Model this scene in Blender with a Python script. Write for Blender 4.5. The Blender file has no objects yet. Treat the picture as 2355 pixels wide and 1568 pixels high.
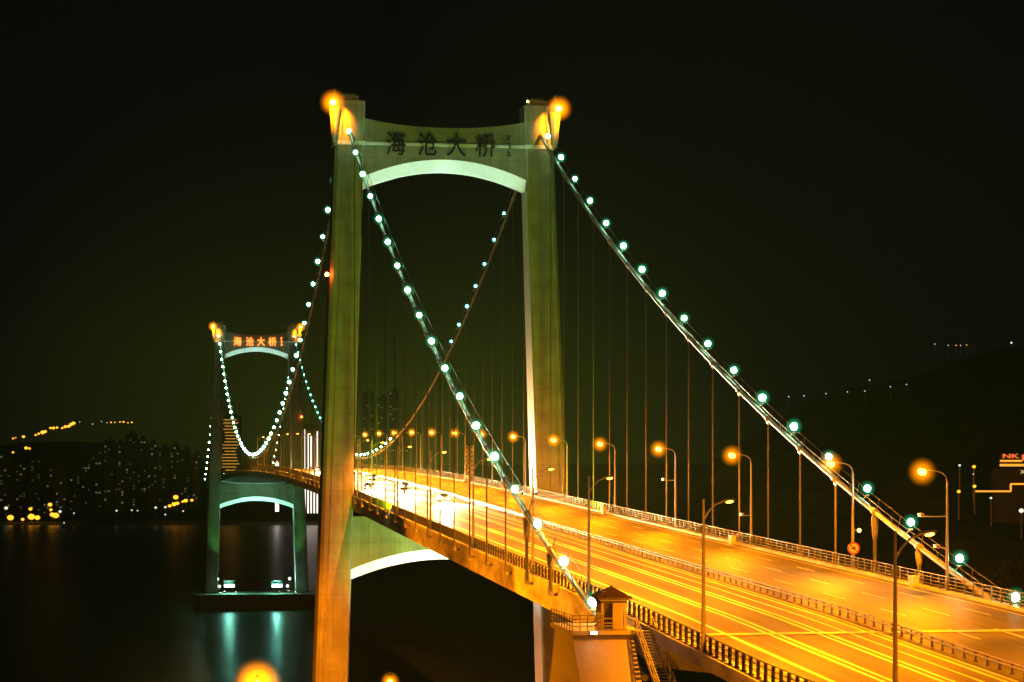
import bpy, math, random
from mathutils import Vector, Matrix
R = random.Random(7)
PI = math.pi
sc = bpy.context.scene
COL = sc.collection

# ------------------------------------------------------------------ camera
CAM = Vector((-52.25, -385.84, 5.7)); YAW = -0.166; FPX = 5036.5      # pixels of a 2354 wide picture
cd = bpy.data.cameras.new('camera'); cam = bpy.data.objects.new('camera', cd); COL.objects.link(cam)
cam.location = CAM; cam.rotation_euler = (PI/2, 0, YAW)
cd.sensor_width = 36; cd.lens = 36*FPX/2354; cd.shift_y = (1067-784)/2354
cd.clip_start = 1; cd.clip_end = 30000
sc.camera = cam

def pix(u, v, d):
    """a real place: the point at depth d seen in direction (u, v)"""
    x = (u-1177)/FPX*d; z = -(v-1067)/FPX*d
    return Vector((CAM.x+x*math.cos(YAW)-d*math.sin(YAW), CAM.y+x*math.sin(YAW)+d*math.cos(YAW), CAM.z+z))

# ------------------------------------------------------------------ naming
ONES = 'zeroth first second third fourth fifth sixth seventh eighth ninth tenth eleventh twelfth thirteenth fourteenth fifteenth sixteenth seventeenth eighteenth nineteenth'.split()
TENS = {2: 'twenty', 3: 'thirty', 4: 'forty', 5: 'fifty'}
TENTH = {2: 'twentieth', 3: 'thirtieth', 4: 'fortieth', 5: 'fiftieth'}
def nth(n):
    if n < 20: return ONES[n]
    return TENTH[n//10] if n % 10 == 0 else TENS[n//10]+'-'+ONES[n % 10]

def tag(o, label=None, cat=None, group=None, kind=None):
    if label: o['label'] = label
    if cat: o['category'] = cat
    if group: o['group'] = group
    if kind: o['kind'] = kind
    return o
def glow_halo(name, col, s):
    # emitting volume that paints a halo round a lamp, strongest in the middle
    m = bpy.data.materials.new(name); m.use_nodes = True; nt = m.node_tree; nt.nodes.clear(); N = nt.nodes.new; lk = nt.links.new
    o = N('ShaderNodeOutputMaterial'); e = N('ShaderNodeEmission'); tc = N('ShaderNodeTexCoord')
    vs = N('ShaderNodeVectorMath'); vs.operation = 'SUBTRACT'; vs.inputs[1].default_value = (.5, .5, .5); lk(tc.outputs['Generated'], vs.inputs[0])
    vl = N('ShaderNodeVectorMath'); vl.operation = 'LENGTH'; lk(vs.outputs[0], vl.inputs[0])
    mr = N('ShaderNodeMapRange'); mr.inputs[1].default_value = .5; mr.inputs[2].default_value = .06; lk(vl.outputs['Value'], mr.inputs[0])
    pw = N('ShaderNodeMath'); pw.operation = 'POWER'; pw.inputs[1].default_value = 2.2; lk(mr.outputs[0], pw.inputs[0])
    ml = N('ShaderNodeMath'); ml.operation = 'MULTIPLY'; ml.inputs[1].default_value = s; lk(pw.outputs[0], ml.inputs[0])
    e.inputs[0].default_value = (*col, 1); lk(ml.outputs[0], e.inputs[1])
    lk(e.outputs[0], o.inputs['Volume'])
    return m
def thing(name, label, cat, loc=(0, 0, 0), rz=0, group=None):
    o = bpy.data.objects.new(name, None); COL.objects.link(o); o.empty_display_size = .5
    o.location = loc; o.rotation_euler = (0, 0, rz)
    return tag(o, label, cat, group)
def copy_tree(o, parent=None):
    c = o.copy(); COL.objects.link(c)
    if parent is not None: c.parent = parent
    for ch in list(o.children): copy_tree(ch, c)
    return c
def inst(name, mesh, parent, loc=(0, 0, 0), rot=(0, 0, 0), scale=(1, 1, 1), mat=None):
    o = bpy.data.objects.new(name, mesh); COL.objects.link(o); o.parent = parent
    o.location = loc; o.rotation_euler = rot; o.scale = scale
    if mat:
        o.material_slots[0].link = 'OBJECT'; o.material_slots[0].material = mat
    return o

# ------------------------------------------------------------------ mesh builder
class MB:
    def __init__(s): s.v = []; s.f = []; s.m = []; s.cur = 0; s.sm = []
    def add(s, vs, fs, smooth=False):
        b = len(s.v); s.v += [tuple(p) for p in vs]
        for f in fs:
            s.f.append(tuple(b+i for i in f)); s.m.append(s.cur); s.sm.append(smooth)
        return s
    def box(s, c, d, M=None):
        x, y, z = c; a, b, e = d[0]/2, d[1]/2, d[2]/2
        vs = [Vector((x+i*a, y+j*b, z+k*e)) for i in (-1, 1) for j in (-1, 1) for k in (-1, 1)]
        if M is not None: vs = [M @ p for p in vs]
        return s.add(vs, [(0, 1, 3, 2), (4, 6, 7, 5), (0, 4, 5, 1), (2, 3, 7, 6), (0, 2, 6, 4), (1, 5, 7, 3)])
    def tube(s, pts, r, n=8, caps=True, smooth=True):
        pts = [Vector(p) for p in pts]; rr = r if isinstance(r, (list, tuple)) else [r]*len(pts)
        vs = []; up0 = Vector((0, 0, 1))
        for i, p in enumerate(pts):
            t = (pts[min(i+1, len(pts)-1)]-pts[max(i-1, 0)]).normalized()
            u = up0 if abs(t.z) < .95 else Vector((0, 1, 0))
            a = t.cross(u).normalized(); b = a.cross(t)
            for k in range(n):
                q = 2*PI*k/n; vs.append(p+(a*math.cos(q)+b*math.sin(q))*rr[i])
        fs = [(i*n+k, (i+1)*n+k, (i+1)*n+(k+1) % n, i*n+(k+1) % n) for i in range(len(pts)-1) for k in range(n)]
        s.add(vs, fs, smooth)
        if caps:
            s.add(vs[:n], [tuple(range(n))]); s.add(vs[-n:], [tuple(range(n-1, -1, -1))])
        return s
    def loft(s, rings, cap=True, smooth=False):
        n = len(rings[0]); vs = [p for r in rings for p in r]
        s.add(vs, [(i*n+k, i*n+(k+1) % n, (i+1)*n+(k+1) % n, (i+1)*n+k) for i in range(len(rings)-1) for k in range(n)], smooth)
        if cap:
            s.add(rings[0], [tuple(range(n-1, -1, -1))]); s.add(rings[-1], [tuple(range(n))])
        return s
    def lathe(s, prof, n=12, c=(0, 0, 0), smooth=True):
        rings = [[(c[0]+r*math.cos(2*PI*k/n), c[1]+r*math.sin(2*PI*k/n), c[2]+z) for k in range(n)] for r, z in prof]
        return s.loft(rings, True, smooth)
    def ball(s, c, r, n=10, m=6, sq=(1, 1, 1)):
        prof = [(max(.001, math.sin(PI*i/m))*r, -math.cos(PI*i/m)*r) for i in range(m+1)]
        b = len(s.v); s.lathe(prof, n, (0, 0, 0))
        for i in range(b, len(s.v)):
            p = s.v[i]; s.v[i] = (c[0]+p[0]*sq[0], c[1]+p[1]*sq[1], c[2]+p[2]*sq[2])
        return s
    def strip(s, a, b, flip=False):
        """two polylines of the same length joined by quads"""
        n = len(a)
        return s.add(list(a)+list(b), [((i, i+1, n+i+1, n+i) if not flip else (n+i, n+i+1, i+1, i)) for i in range(n-1)])
    def mesh(s, name, mats):
        me = bpy.data.meshes.new(name); me.from_pydata(s.v, [], s.f)
        for m in (mats if isinstance(mats, (list, tuple)) else [mats]): me.materials.append(m)
        me.polygons.foreach_set('material_index', s.m); me.polygons.foreach_set('use_smooth', s.sm)
        me.update(); return me
    def build(s, name, mats, parent=None, loc=(0, 0, 0), rot=(0, 0, 0)):
        o = bpy.data.objects.new(name, s.mesh(name, mats)); COL.objects.link(o)
        if parent is not None: o.parent = parent
        o.location = loc; o.rotation_euler = rot
        return o

# ------------------------------------------------------------------ materials
def newmat(name):
    m = bpy.data.materials.new(name); m.use_nodes = True
    nt = m.node_tree; p = nt.nodes['Principled BSDF']
    return m, nt, p
def mat(name, col, rough=.7, metal=0, var=.15, scale=1.2, stretch=(1, 1, 1), bump=0, spec=.5, coord='Object'):
    """a painted, concrete or metal surface with uneven tone"""
    m, nt, p = newmat(name)
    tc = nt.nodes.new('ShaderNodeTexCoord'); mp = nt.nodes.new('ShaderNodeMapping'); mp.inputs['Scale'].default_value = stretch
    n = nt.nodes.new('ShaderNodeTexNoise'); n.inputs['Scale'].default_value = scale; n.inputs['Detail'].default_value = 6; n.inputs['Roughness'].default_value = .65
    cr = nt.nodes.new('ShaderNodeValToRGB')
    cr.color_ramp.elements[0].position = .3; cr.color_ramp.elements[1].position = .7
    cr.color_ramp.elements[0].color = (*[c*(1-var) for c in col], 1); cr.color_ramp.elements[1].color = (*[min(.95, c*(1+var)) for c in col], 1)
    nt.links.new(tc.outputs[coord], mp.inputs['Vector']); nt.links.new(mp.outputs[0], n.inputs['Vector'])
    nt.links.new(n.outputs['Fac'], cr.inputs['Fac']); nt.links.new(cr.outputs[0], p.inputs['Base Color'])
    p.inputs['Roughness'].default_value = rough; p.inputs['Metallic'].default_value = metal
    p.inputs['Specular IOR Level'].default_value = spec
    if bump:
        b = nt.nodes.new('ShaderNodeBump'); b.inputs['Strength'].default_value = bump; b.inputs['Distance'].default_value = .05
        nt.links.new(n.outputs['Fac'], b.inputs['Height']); nt.links.new(b.outputs[0], p.inputs['Normal'])
    return m
def glow(name, col, s):
    m, nt, p = newmat(name)
    p.inputs['Base Color'].default_value = (.6, .6, .6, 1)
    p.inputs['Emission Color'].default_value = (*col, 1); p.inputs['Emission Strength'].default_value = s
    return m

SOD = (1, .245, .001)          # sodium lamp light
M = dict(
    concrete=mat('concrete', (.34, .33, .27), .85, var=.22, scale=.5, stretch=(1, 1, .25), bump=.2),
    white=mat('white_paint', (.78, .78, .76), .6, var=.06, scale=.8),
    fascia=mat('stained_fascia_paint', (.56, .53, .46), .6, var=.62, scale=.33, stretch=(1, .5, 1.3), bump=.1),
    girder=mat('girder_paint', (.22, .23, .21), .6, var=.2, scale=.6),
    cable=mat('cable_paint', (.24, .24, .2), .5, var=.15, scale=2),
    rope=mat('steel_rope', (.08, .085, .06), .5, var=.15, scale=3),
    pole=mat('galvanised_pole', (.42, .42, .4), .5, var=.12, scale=2),
    rail=mat('dark_rail_paint', (.05, .045, .04), .5, var=.3, scale=3),
    rail2=mat('grey_rail_paint', (.1, .095, .08), .5, var=.2, scale=3),
    paint=mat('road_paint', (.84, .82, .7), .6, var=.16, scale=1.1, stretch=(3, .25, 1)),
    ypaint=mat('yellow_road_paint', (.85, .74, .2), .6, var=.25, scale=1.1, stretch=(3, .25, 1)),
    steel=mat('joint_steel', (.62, .6, .52), .45, 0, var=.2, scale=3),
    letter=mat('dark_letter_paint', (.012, .01, .008), .6, var=.2, scale=2),
    tile=mat('roof_tile', (.07, .045, .03), .7, var=.3, scale=4, bump=.3),
    pillar=mat('pavilion_paint', (.3, .28, .23), .7, var=.1, scale=2),
    ground=mat('ground_earth', (.05, .055, .03), .95, var=.4, scale=.05, bump=.4),
    hill=mat('hill_scrub', (.045, .055, .025), .95, var=.5, scale=.06, bump=.6),
    bark=mat('tree_bark', (.06, .045, .03), .9, var=.3, scale=4),
    leaf=mat('leaf', (.05, .075, .025), .7, var=.4, scale=1.5),
    wall=mat('tower_block_wall', (.09, .085, .075), .85, var=.2, scale=.1),
    dark=mat('black_plastic', (.02, .02, .02), .5, var=.2, scale=5),
    tyre=mat('tyre_rubber', (.02, .02, .02), .9, var=.2, scale=9),
    glass=mat('car_glass', (.02, .022, .025), .08, var=.1, scale=1, spec=.8),
    red=mat('sign_red', (.55, .05, .03), .5, var=.1, scale=4),
    signwhite=mat('sign_white', (.7, .7, .68), .5, var=.06, scale=4),
    yellow=mat('yellow_cabinet_paint', (.7, .42, .05), .5, var=.12, scale=3),
    hull=mat('boat_hull_paint', (.08, .09, .1), .6, var=.2, scale=1),
    far_globe=glow('far_orange_lamp_glass', (1, .36, .02), 2.6),
    far_white=glow('far_white_lamp_glass', (.95, 1, .75), 1.1),
    globe=glow('cable_lamp_glass', (.42, 1, .6), 60),
    globe_far=glow('cable_lamp_glass_teal', (.12, 1, .72), 26),
    lens=glow('sodium_lens', (1, .42, .035), 14),
    red_glow=glow('red_lamp_glass', (1, .12, .02), 60),
    amber=glow('amber_lamp_glass', (1, .5, .08), 14),
    flood=glow('flood_lens', (.8, 1, .88), 60),
    cyan=glow('cyan_flood_lens', (.35, 1, .8), 14),
    headlight=glow('headlight_glass', (1, .93, .7), 500),
    taillight=glow('tail_light_glass', (1, .08, .01), 12),
    neon_red=glow('neon_red', (1, .16, .04), 1.1),
    neon_orange=glow('neon_orange', (1, .36, .03), 1.3),
    neon_pale=glow('neon_pale', (1, .6, .25), .8),
    letter_lit=glow('lit_letter', (1, .22, .02), 3.2),
    strip=glow('white_light_strip', (1, .85, .72), 2.6),
    strip_o=glow('orange_light_strip', (1, .45, .06), .9),
    win_warm=glow('window_warm', (1, .72, .3), .1),
    win_white=glow('window_white', (.85, 1, .75), .1),
    win_dim=glow('window_dim', (.7, .8, .4), .035),
)
M['shade_green'] = glow_halo('green_frosted_shade', (.02, .7, .28), 1.3)
M['shade_teal'] = glow_halo('teal_frosted_shade', (.01, .5, .45), 1.2)
M['shade_amber'] = glow_halo('amber_frosted_shade', (1, .26, .0), 2.2)
def tower_concrete():
    m, nt, p = newmat('tower_concrete')
    N = nt.nodes.new; lk = nt.links.new
    tc = N('ShaderNodeTexCoord'); sp = N('ShaderNodeSeparateXYZ'); lk(tc.outputs['Object'], sp.inputs[0])
    md = N('ShaderNodeMath'); md.operation = 'PINGPONG'; md.inputs[1].default_value = 2.25; lk(sp.outputs['Z'], md.inputs[0])
    ln = N('ShaderNodeMapRange'); ln.inputs[1].default_value = .05; ln.inputs[2].default_value = .16; ln.inputs[3].default_value = .86; ln.inputs[4].default_value = 1; lk(md.outputs[0], ln.inputs[0])
    mp = N('ShaderNodeMapping'); mp.inputs['Scale'].default_value = (1.5, 1.5, .06); lk(tc.outputs['Object'], mp.inputs[0])
    n1 = N('ShaderNodeTexNoise'); n1.inputs['Scale'].default_value = 1; n1.inputs['Detail'].default_value = 7; n1.inputs['Roughness'].default_value = .7; lk(mp.outputs[0], n1.inputs['Vector'])
    n2 = N('ShaderNodeTexNoise'); n2.inputs['Scale'].default_value = .35; n2.inputs['Detail'].default_value = 6; lk(tc.outputs['Object'], n2.inputs['Vector'])
    av = N('ShaderNodeMath'); av.operation = 'ADD'; lk(n1.outputs['Fac'], av.inputs[0]); lk(n2.outputs['Fac'], av.inputs[1])
    cr = N('ShaderNodeValToRGB'); e = cr.color_ramp.elements; e[0].position = .36; e[1].position = .64
    hf = N('ShaderNodeMath'); hf.operation = 'MULTIPLY'; hf.inputs[1].default_value = .5; lk(av.outputs[0], hf.inputs[0]); lk(hf.outputs[0], cr.inputs[0])
    e[0].color = (.2, .19, .14, 1); e[1].color = (.36, .345, .26, 1)
    mx = N('ShaderNodeMix'); mx.data_type = 'RGBA'; mx.blend_type = 'MULTIPLY'; mx.inputs[0].default_value = 1; lk(cr.outputs[0], mx.inputs[6]); lk(ln.outputs[0], mx.inputs[7]); lk(mx.outputs[2], p.inputs['Base Color'])
    p.inputs['Roughness'].default_value = .85
    b = N('ShaderNodeBump'); b.inputs['Strength'].default_value = .25; b.inputs['Distance'].default_value = .05; lk(hf.outputs[0], b.inputs['Height']); lk(b.outputs[0], p.inputs['Normal'])
    return m
M['concrete'] = tower_concrete()
# asphalt with polished wheel paths running along the bridge
m, nt, p = newmat('asphalt')
tc = nt.nodes.new('ShaderNodeTexCoord'); mp = nt.nodes.new('ShaderNodeMapping'); mp.inputs['Scale'].default_value = (1.6, .012, 1)
n1 = nt.nodes.new('ShaderNodeTexNoise'); n1.inputs['Scale'].default_value = 1; n1.inputs['Detail'].default_value = 8; n1.inputs['Roughness'].default_value = .7
n2 = nt.nodes.new('ShaderNodeTexNoise'); n2.inputs['Scale'].default_value = .09; n2.inputs['Detail'].default_value = 6
cr = nt.nodes.new('ShaderNodeValToRGB'); e = cr.color_ramp.elements
e[0].position = .3; e[0].color = (.04, .039, .036, 1); e[1].position = .74; e[1].color = (.125, .12, .11, 1)
mx = nt.nodes.new('ShaderNodeMath'); mx.operation = 'MULTIPLY_ADD'; mx.inputs[1].default_value = .35
nt.links.new(tc.outputs['Object'], mp.inputs[0]); nt.links.new(mp.outputs[0], n1.inputs['Vector']); nt.links.new(tc.outputs['Object'], n2.inputs['Vector'])
ms = nt.nodes.new('ShaderNodeMath'); ms.operation = 'MULTIPLY'; ms.inputs[1].default_value = .68
nt.links.new(n1.outputs['Fac'], ms.inputs[0])
nt.links.new(n2.outputs['Fac'], mx.inputs[0]); nt.links.new(ms.outputs[0], mx.inputs[2]); nt.links.new(mx.outputs[0], cr.inputs[0]); nt.links.new(cr.outputs[0], p.inputs['Base Color'])
rr = nt.nodes.new('ShaderNodeMapRange'); rr.inputs[3].default_value = .75; rr.inputs[4].default_value = .38
nt.links.new(n1.outputs['Fac'], rr.inputs[0]); nt.links.new(rr.outputs[0], p.inputs['Roughness'])
M['asphalt'] = m
# water
m, nt, p = newmat('sea_water')
p.inputs['Base Color'].default_value = (.09, .12, .025, 1); p.inputs['Roughness'].default_value = .3; p.inputs['IOR'].default_value = 1.33
tc = nt.nodes.new('ShaderNodeTexCoord'); n1 = nt.nodes.new('ShaderNodeTexNoise'); n1.inputs['Scale'].default_value = .11; n1.inputs['Detail'].default_value = 7
b = nt.nodes.new('ShaderNodeBump'); b.inputs['Strength'].default_value = .3; b.inputs['Distance'].default_value = 1.2
nt.links.new(tc.outputs['Object'], n1.inputs['Vector']); nt.links.new(n1.outputs['Fac'], b.inputs['Height']); nt.links.new(b.outputs[0], p.inputs['Normal'])
M['water'] = m

# ------------------------------------------------------------------ lamps
def light(kind, name, parent, loc, power, col, radius=.15, target=None, cone=None, blend=.5):
    l = bpy.data.lights.new(name, kind); l.energy = power; l.color = col; l.shadow_soft_size = radius
    if kind == 'SPOT': l.spot_size = math.radians(cone); l.spot_blend = blend
    o = bpy.data.objects.new(name, l); COL.objects.link(o); o.parent = parent; o.location = loc
    if target is not None:
        o.rotation_euler = (Vector(target)-Vector(loc)).to_track_quat('-Z', 'Y').to_euler()
    return o

# ------------------------------------------------------------------ bridge lines
FAR = 628.0; XF = -1.6
def xo(Y): return XF*max(0, Y)/FAR
def D(Y):
    if Y < -262: return -7.4425+.016*(Y+262)
    if Y < -225: return -5.9625+.04*(Y+225)
    if Y < 0: return .0265*Y
    if Y < FAR: return .0265*Y*(1-Y/FAR)
    return -.0265*(Y-FAR)
def cab(Y):                                   # height of the main cable's axis
    if Y <= 0:
        t = -Y/230; return 65.4-74.4*t-4*7.55*t*(1-t)
    if Y <= FAR:
        return 7.4+(65.4-7.4)*((Y-FAR/2)/(FAR/2))**2
    t = (Y-FAR)/230; return 65.4-74.4*t-4*7.55*t*(1-t)
def rng(a, b, st):
    n = max(1, round((b-a)/st)); return [a+(b-a)*i/n for i in range(n+1)]
CX = 17.0; EDGE = 16.4; RX = 16.1

# ---- road, girder
Ys = rng(-335, -236.4, 6)+rng(-235.6, FAR+240, 6)
road = MB().strip([(xo(y)-EDGE+.75, y, D(y)) for y in Ys], [(xo(y)+EDGE-.75, y, D(y)) for y in Ys], True).build('road', M['asphalt'])
tag(road, kind='structure')
import bisect
def DL(y):                                    # the road sheet itself, between its own rows
    i = max(1, min(len(Ys)-1, bisect.bisect(Ys, y))); a, b = Ys[i-1], Ys[i]
    return D(a)+(D(b)-D(a))*(y-a)/(b-a)
def line(name, x, w, y0, y1, mt, dx=0.0):
    ys = [y0]+[y for y in Ys if y0+.01 < y < y1-.01]+[y1]
    f = lambda y: xo(y)+x+dx*min(0, y)
    return MB().strip([(f(y)-w/2, y, DL(y)+.006) for y in ys], [(f(y)+w/2, y, DL(y)+.006) for y in ys], True).build(name, mt, road)
YE = 330
line('centre_line', -.5, .32, -335, YE, M['ypaint']); line('centre_line', -1.15, .32, -335, YE, M['ypaint'])  # centre lines, widened to stand for headlight trails as well
for x, w in ((-2.6, .22), (-4.3, .3), (-4.95, .3), (-7.9, .3), (-8.55, .3), (-11.6, .34), (-13.2, .24)): line('lane_line', x, w, -335, YE, M['paint'])  # lane lines, doubled and widened to paint in the headlight trails
line('edge_line', -14.6, .2, -335, YE, M['paint']); line('edge_line', 14.6, .2, -335, YE, M['ypaint'])
for x in (5.4, 8.9, 12.2):
    for y in range(-330, 300, 15): line('lane_dash', x, .15, y, y+6, M['paint'])

bridge = thing('bridge_girder', 'long shallow steel girder carrying the lamplit road between the two towers', 'bridge deck', (0, 0, 0))
dk = lambda y, z: z if y > -236 or z > -1 else z*.34        # the approach beyond the joint is a shallow slab
def sec(pts): return [[(xo(y)+x, y, D(y)+dk(y, z)) for x, z in pts] for y in Ys]
MB().loft(sec([(-16.2, -.02), (-16.2, -2.25), (-8, -3.3), (8, -3.3), (16.2, -2.25), (16.2, -.02)])).build('box_girder', M['girder'], bridge)
for s in (-1, 1):
    pts = [(s*16.2, -2.3), (s*EDGE, -2.3), (s*EDGE, .12), (s*(EDGE+.12), .12), (s*(EDGE+.12), .24), (s*15.6, .24), (s*15.6, -.01), (s*16.2, -.01)]
    if s < 0: pts = pts[::-1]
    MB().loft(sec(pts)).build('fascia', M['fascia'], bridge)
for x0, x1 in ((-15.5, -.2), (.3, 15.5)):
    j = MB(); z = D(-235)
    for k in range(7): j.box(((x0+x1)/2, -235.75+k*.25, z+.012), (x1-x0, .2, .02))
    j.build('expansion_joint', M['steel'], bridge)

# ---- railings
def railing(name, label, x, mt, y0, y1, h, sp, n_parts, rails, post=(.14, .14), base=.24):
    t = thing(name, label, 'railing', (x, y0, D(y0)))
    L = lambda y, z: (xo(y), y-y0, D(y)-D(y0)+z)
    for z, r in rails: MB().tube([L(y, z) for y in rng(y0, y1, 5)], r, 6).build('rail', mt, t)
    pm = MB(); pm.box((0, 0, h/2), (post[0], post[1], h)); pm.box((0, 0, .03), (post[0]*2, post[1]*2, .06)); pm = pm.mesh('post', mt)
    rest = MB(); y = y0+.5; k = 0
    while y < y1:
        if k < n_parts: inst('post', pm, t, L(y, base))
        else: rest.box(L(y, base+h/2), (post[0], post[1], h))
        y += sp; k += 1
    if rest.v: tag(rest.build('post', mt, t), kind='stuff')
    return t
def outer(name, label, x, y0):
    return railing(name, label, x, M['rail'], y0, 320, 1.1, 1.6, 90, ((1.36, .07), (1.02, .035), (.7, .035)), (.2, .2))
outer('bridge_railing', 'dark post railing along the pavilion side of the bridge road', -RX, -330)
railing('bridge_railing', 'thin grey rail fence along the far side of the road under the street lamps', RX, M['rail2'], -330, 320, 1.15, 2.0, 90, ((1.4, .05), (1.1, .04), (.8, .04), (.5, .04)), (.1, .1))
railing('median_rail', 'low dark guardrail along the middle of the bridge road', .55, M['rail'], -330, 320, .7, 2.0, 90, ((.7, .07), (.45, .07)), (.12, .12), 0)

# ---- towers
def xin(z): return 14.2+.031*(69-z)
def wid(z): return 5.0+(69-z)*.006
def dep(z): return 6.0+(69-z)*.028
def leg_ring(s, z, grow=0.0):
    a = xin(z)-grow; b = xin(z)+wid(z)+grow; d = dep(z)/2+grow; c = .55; g = b-1.3
    P = [(a+c*.4, -d), (g-.2, -d), (g-.2, -d+.3), (g+.2, -d+.3), (g+.2, -d), (b-c, -d), (b, -d+c), (b, d-c), (b-c, d), (a+c*.4, d), (a, d-c*.4), (a, -d+c*.4)]
    P = [(s*x, y, z) for x, y in P]
    return P if s > 0 else P[::-1]
def arch(zs, zc, hw, n=24):
    return [(-hw+2*hw*i/n, zc-(zc-zs)*((-hw+2*hw*i/n)/hw)**2) for i in range(n+1)]
def beam(name, t, hw_b, zs, zc, top, d, mt_t, lam, drop=1.9, inset=1.5):
    """crossbeam with an arched underside: (zs, zc) where the pale chamfer starts on the face, top = list of (x, z)"""
    A = arch(zs, zc, hw_b); n = len(A)
    T = []
    for x, z in A:
        T.append(top(x))
    m = MB()
    F = lambda s: [(x, s*d, z) for x, z in A]; U = lambda s: [(x, s*d, T[i]) for i, (x, z) in enumerate(A)]
    m.strip(F(-1), U(-1)); m.strip(F(1), U(1), True); m.strip(U(-1), U(1))
    b = m.build(name, M['concrete'], t)
    w = MB(); I = lambda s: [(x, s*(d-inset), z-drop) for x, z in A]
    w.strip(F(-1), I(-1), True); w.strip(I(-1), I(1), True); w.strip(I(1), F(1), True)
    w.build('arch_soffit', mt_t, b)
    return b
LET = {}
def tower(label, x, y, z0, lit):
    t = thing('bridge_tower', label, 'bridge tower', (x, y, z0))
    Z = lambda z: z-z0
    for s in (-1, 1):
        rings = [[(p[0], p[1], p[2]-z0) for p in leg_ring(s, z)] for z in (-53, -30, -10, 10, 35, 56, 66)]
        top = [[(p[0], p[1], p[2]-z0) for p in leg_ring(s, z)] for z in (66.01, 69.4)]
        lg = MB().loft(rings).build('leg', M['concrete'], t)
        MB().loft([[(p[0]*.995, p[1]*.93, p[2]) for p in r] for r in top]).build('leg_cap', M['concrete'], lg)
        sb = MB(); sb.box((s*16.8, 0, Z(69.9)), (3.2, 4.2, 1.0)); sb.box((s*16.8, 0, Z(70.6)), (2.2, 3.0, .5)); sb.build('saddle_housing', M['concrete'], lg)
        # added white panel painting the floodlit brightness on the leg's inner side
        fc = MB()
        for za, zb in ((-52.5, -14.6), (.4, 54.2)):
            q = []
            for z in rng(za, zb, 6):
                q.append([(s*(xin(z)-.02), -dep(z)/2+.55, Z(z)), (s*(xin(z)-.02), dep(z)/2-.55, Z(z)), (s*(xin(z)-.08), dep(z)/2-.55, Z(z)), (s*(xin(z)-.08), -dep(z)/2+.55, Z(z))])
            fc.loft(q if s > 0 else [r[::-1] for r in q])
        fc.build('inner_facing', M['white'], lg)
        # flame-shaped fin of the tower head, on the outer front corner
        fin = MB()
        prof = [(61.8, .5, .5), (63.5, .75, .7), (66, 1.0, .95), (68, 1.25, 1.1), (69.5, 1.05, .9), (70.6, .5, .45), (71.3, .12, .12)]
        fin.loft([[(s*(19.5+.1)+dx*a*.75, -3.2+dy*b2, Z(z)) for dx, dy in ((-1, -.4), (-.4, -1), (.4, -1), (1, -.4), (1, .4), (.4, 1), (-.4, 1), (-1, .4))] for z, a, b2 in prof])
        fin.build('head_fin', M['concrete'], lg)
    ub = beam('upper_crossbeam', t, 14.5, Z(56.1), Z(59.4), lambda x: Z(65.0+1.3*(abs(x)/14)**2.2), 2.7, M['white'], 0)
    lb = beam('lower_crossbeam', t, 16.9, Z(-12.8), Z(-9.2), lambda x: Z(-3.45), 3.3, M['white'], 0)
    # moulding line round the head
    co = MB(); co.box((0, -2.86, Z(61.95)), (28.3, .3, .5)); co.box((0, 2.86, Z(61.95)), (28.3, .3, .5)); co.build('cornice', M['white'], ub)
    for s in (-1, 1):
        co = MB(); co.loft([[(p[0], p[1], p[2]-z0) for p in leg_ring(s, z, .16)] for z in (61.6, 62.3)]); co.build('cornice', M['white'], t)
    # lettering
    mt = M['letter_lit'] if lit else M['letter']
    for ch, cx, w, h, cz in (('海', -8.8, 3.5, 4.0, 62.0), ('沧', -3.2, 3.5, 4.0, 62.0), ('大', 1.9, 3.5, 4.0, 62.0), ('桥', 7.1, 3.5, 4.0, 62.0)):
        key = ch
        if key not in LET:
            c = bpy.data.curves.new('char', 'FONT'); c.body = ch; c.size = 1; c.extrude = .03; c.offset = .004
            o = bpy.data.objects.new('char', c); COL.objects.link(o); bpy.context.view_layer.update()
            me = bpy.data.meshes.new_from_object(o.evaluated_get(bpy.context.evaluated_depsgraph_get()))
            bpy.data.objects.remove(o)
            xs = [v.co.x for v in me.vertices]; ys = [v.co.y for v in me.vertices]
            mid = ((min(xs)+max(xs))/2, (min(ys)+max(ys))/2); ext = (max(xs)-min(xs), max(ys)-min(ys))
            for v in me.vertices: v.co.x = (v.co.x-mid[0])/ext[0]; v.co.y = (v.co.y-mid[1])/ext[1]
            me.materials.clear(); me.materials.append(M['letter'])
            LET[key] = me
        o = inst('lettering', LET[key], ub, (cx, -3.12, Z(cz)), (PI/2, 0, 0), (w, h, 4), mt)
    rs = random.Random(5); sg = MB()          # the small brushed signature column: too small to read
    for k in range(3):
        for q in range(5):
            u, v, a, l = rs.uniform(-.35, .35), rs.uniform(-.45, .45), rs.choice((0, .2, -.9, .9, 1.5)), rs.uniform(.45, .95)
            sg.box((0, 0, 0), (l, .12, .13), Matrix.Translation((11.3+u*.6, -3.12, Z(63.4-1.35*k)+v)) @ Matrix.Rotation(a, 4, 'Y'))
    sg.build('signature', mt, ub)
    # pile cap
    pc = MB()
    pc.loft([[(-29, -9, Z(-62)), (-26, -13, Z(-62)), (26, -13, Z(-62)), (29, -9, Z(-62)), (29, 9, Z(-62)), (26, 13, Z(-62)), (-26, 13, Z(-62)), (-29, 9, Z(-62))],
             [(-29, -9, Z(-53.5)), (-26, -13, Z(-53.5)), (26, -13, Z(-53.5)), (29, -9, Z(-53.5)), (29, 9, Z(-53.5)), (26, 13, Z(-53.5)), (-26, 13, Z(-53.5)), (-29, 9, Z(-53.5))]])
    pc.build('pile_cap', M['concrete'], t)
    return t
near = tower('near olive-lit bridge tower with dark lettering across its arched crossbeam', 0, 0, -53.0, False)
far = tower('smaller distant bridge tower standing in the water with glowing orange lettering', XF, FAR, -53.0, True)

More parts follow.
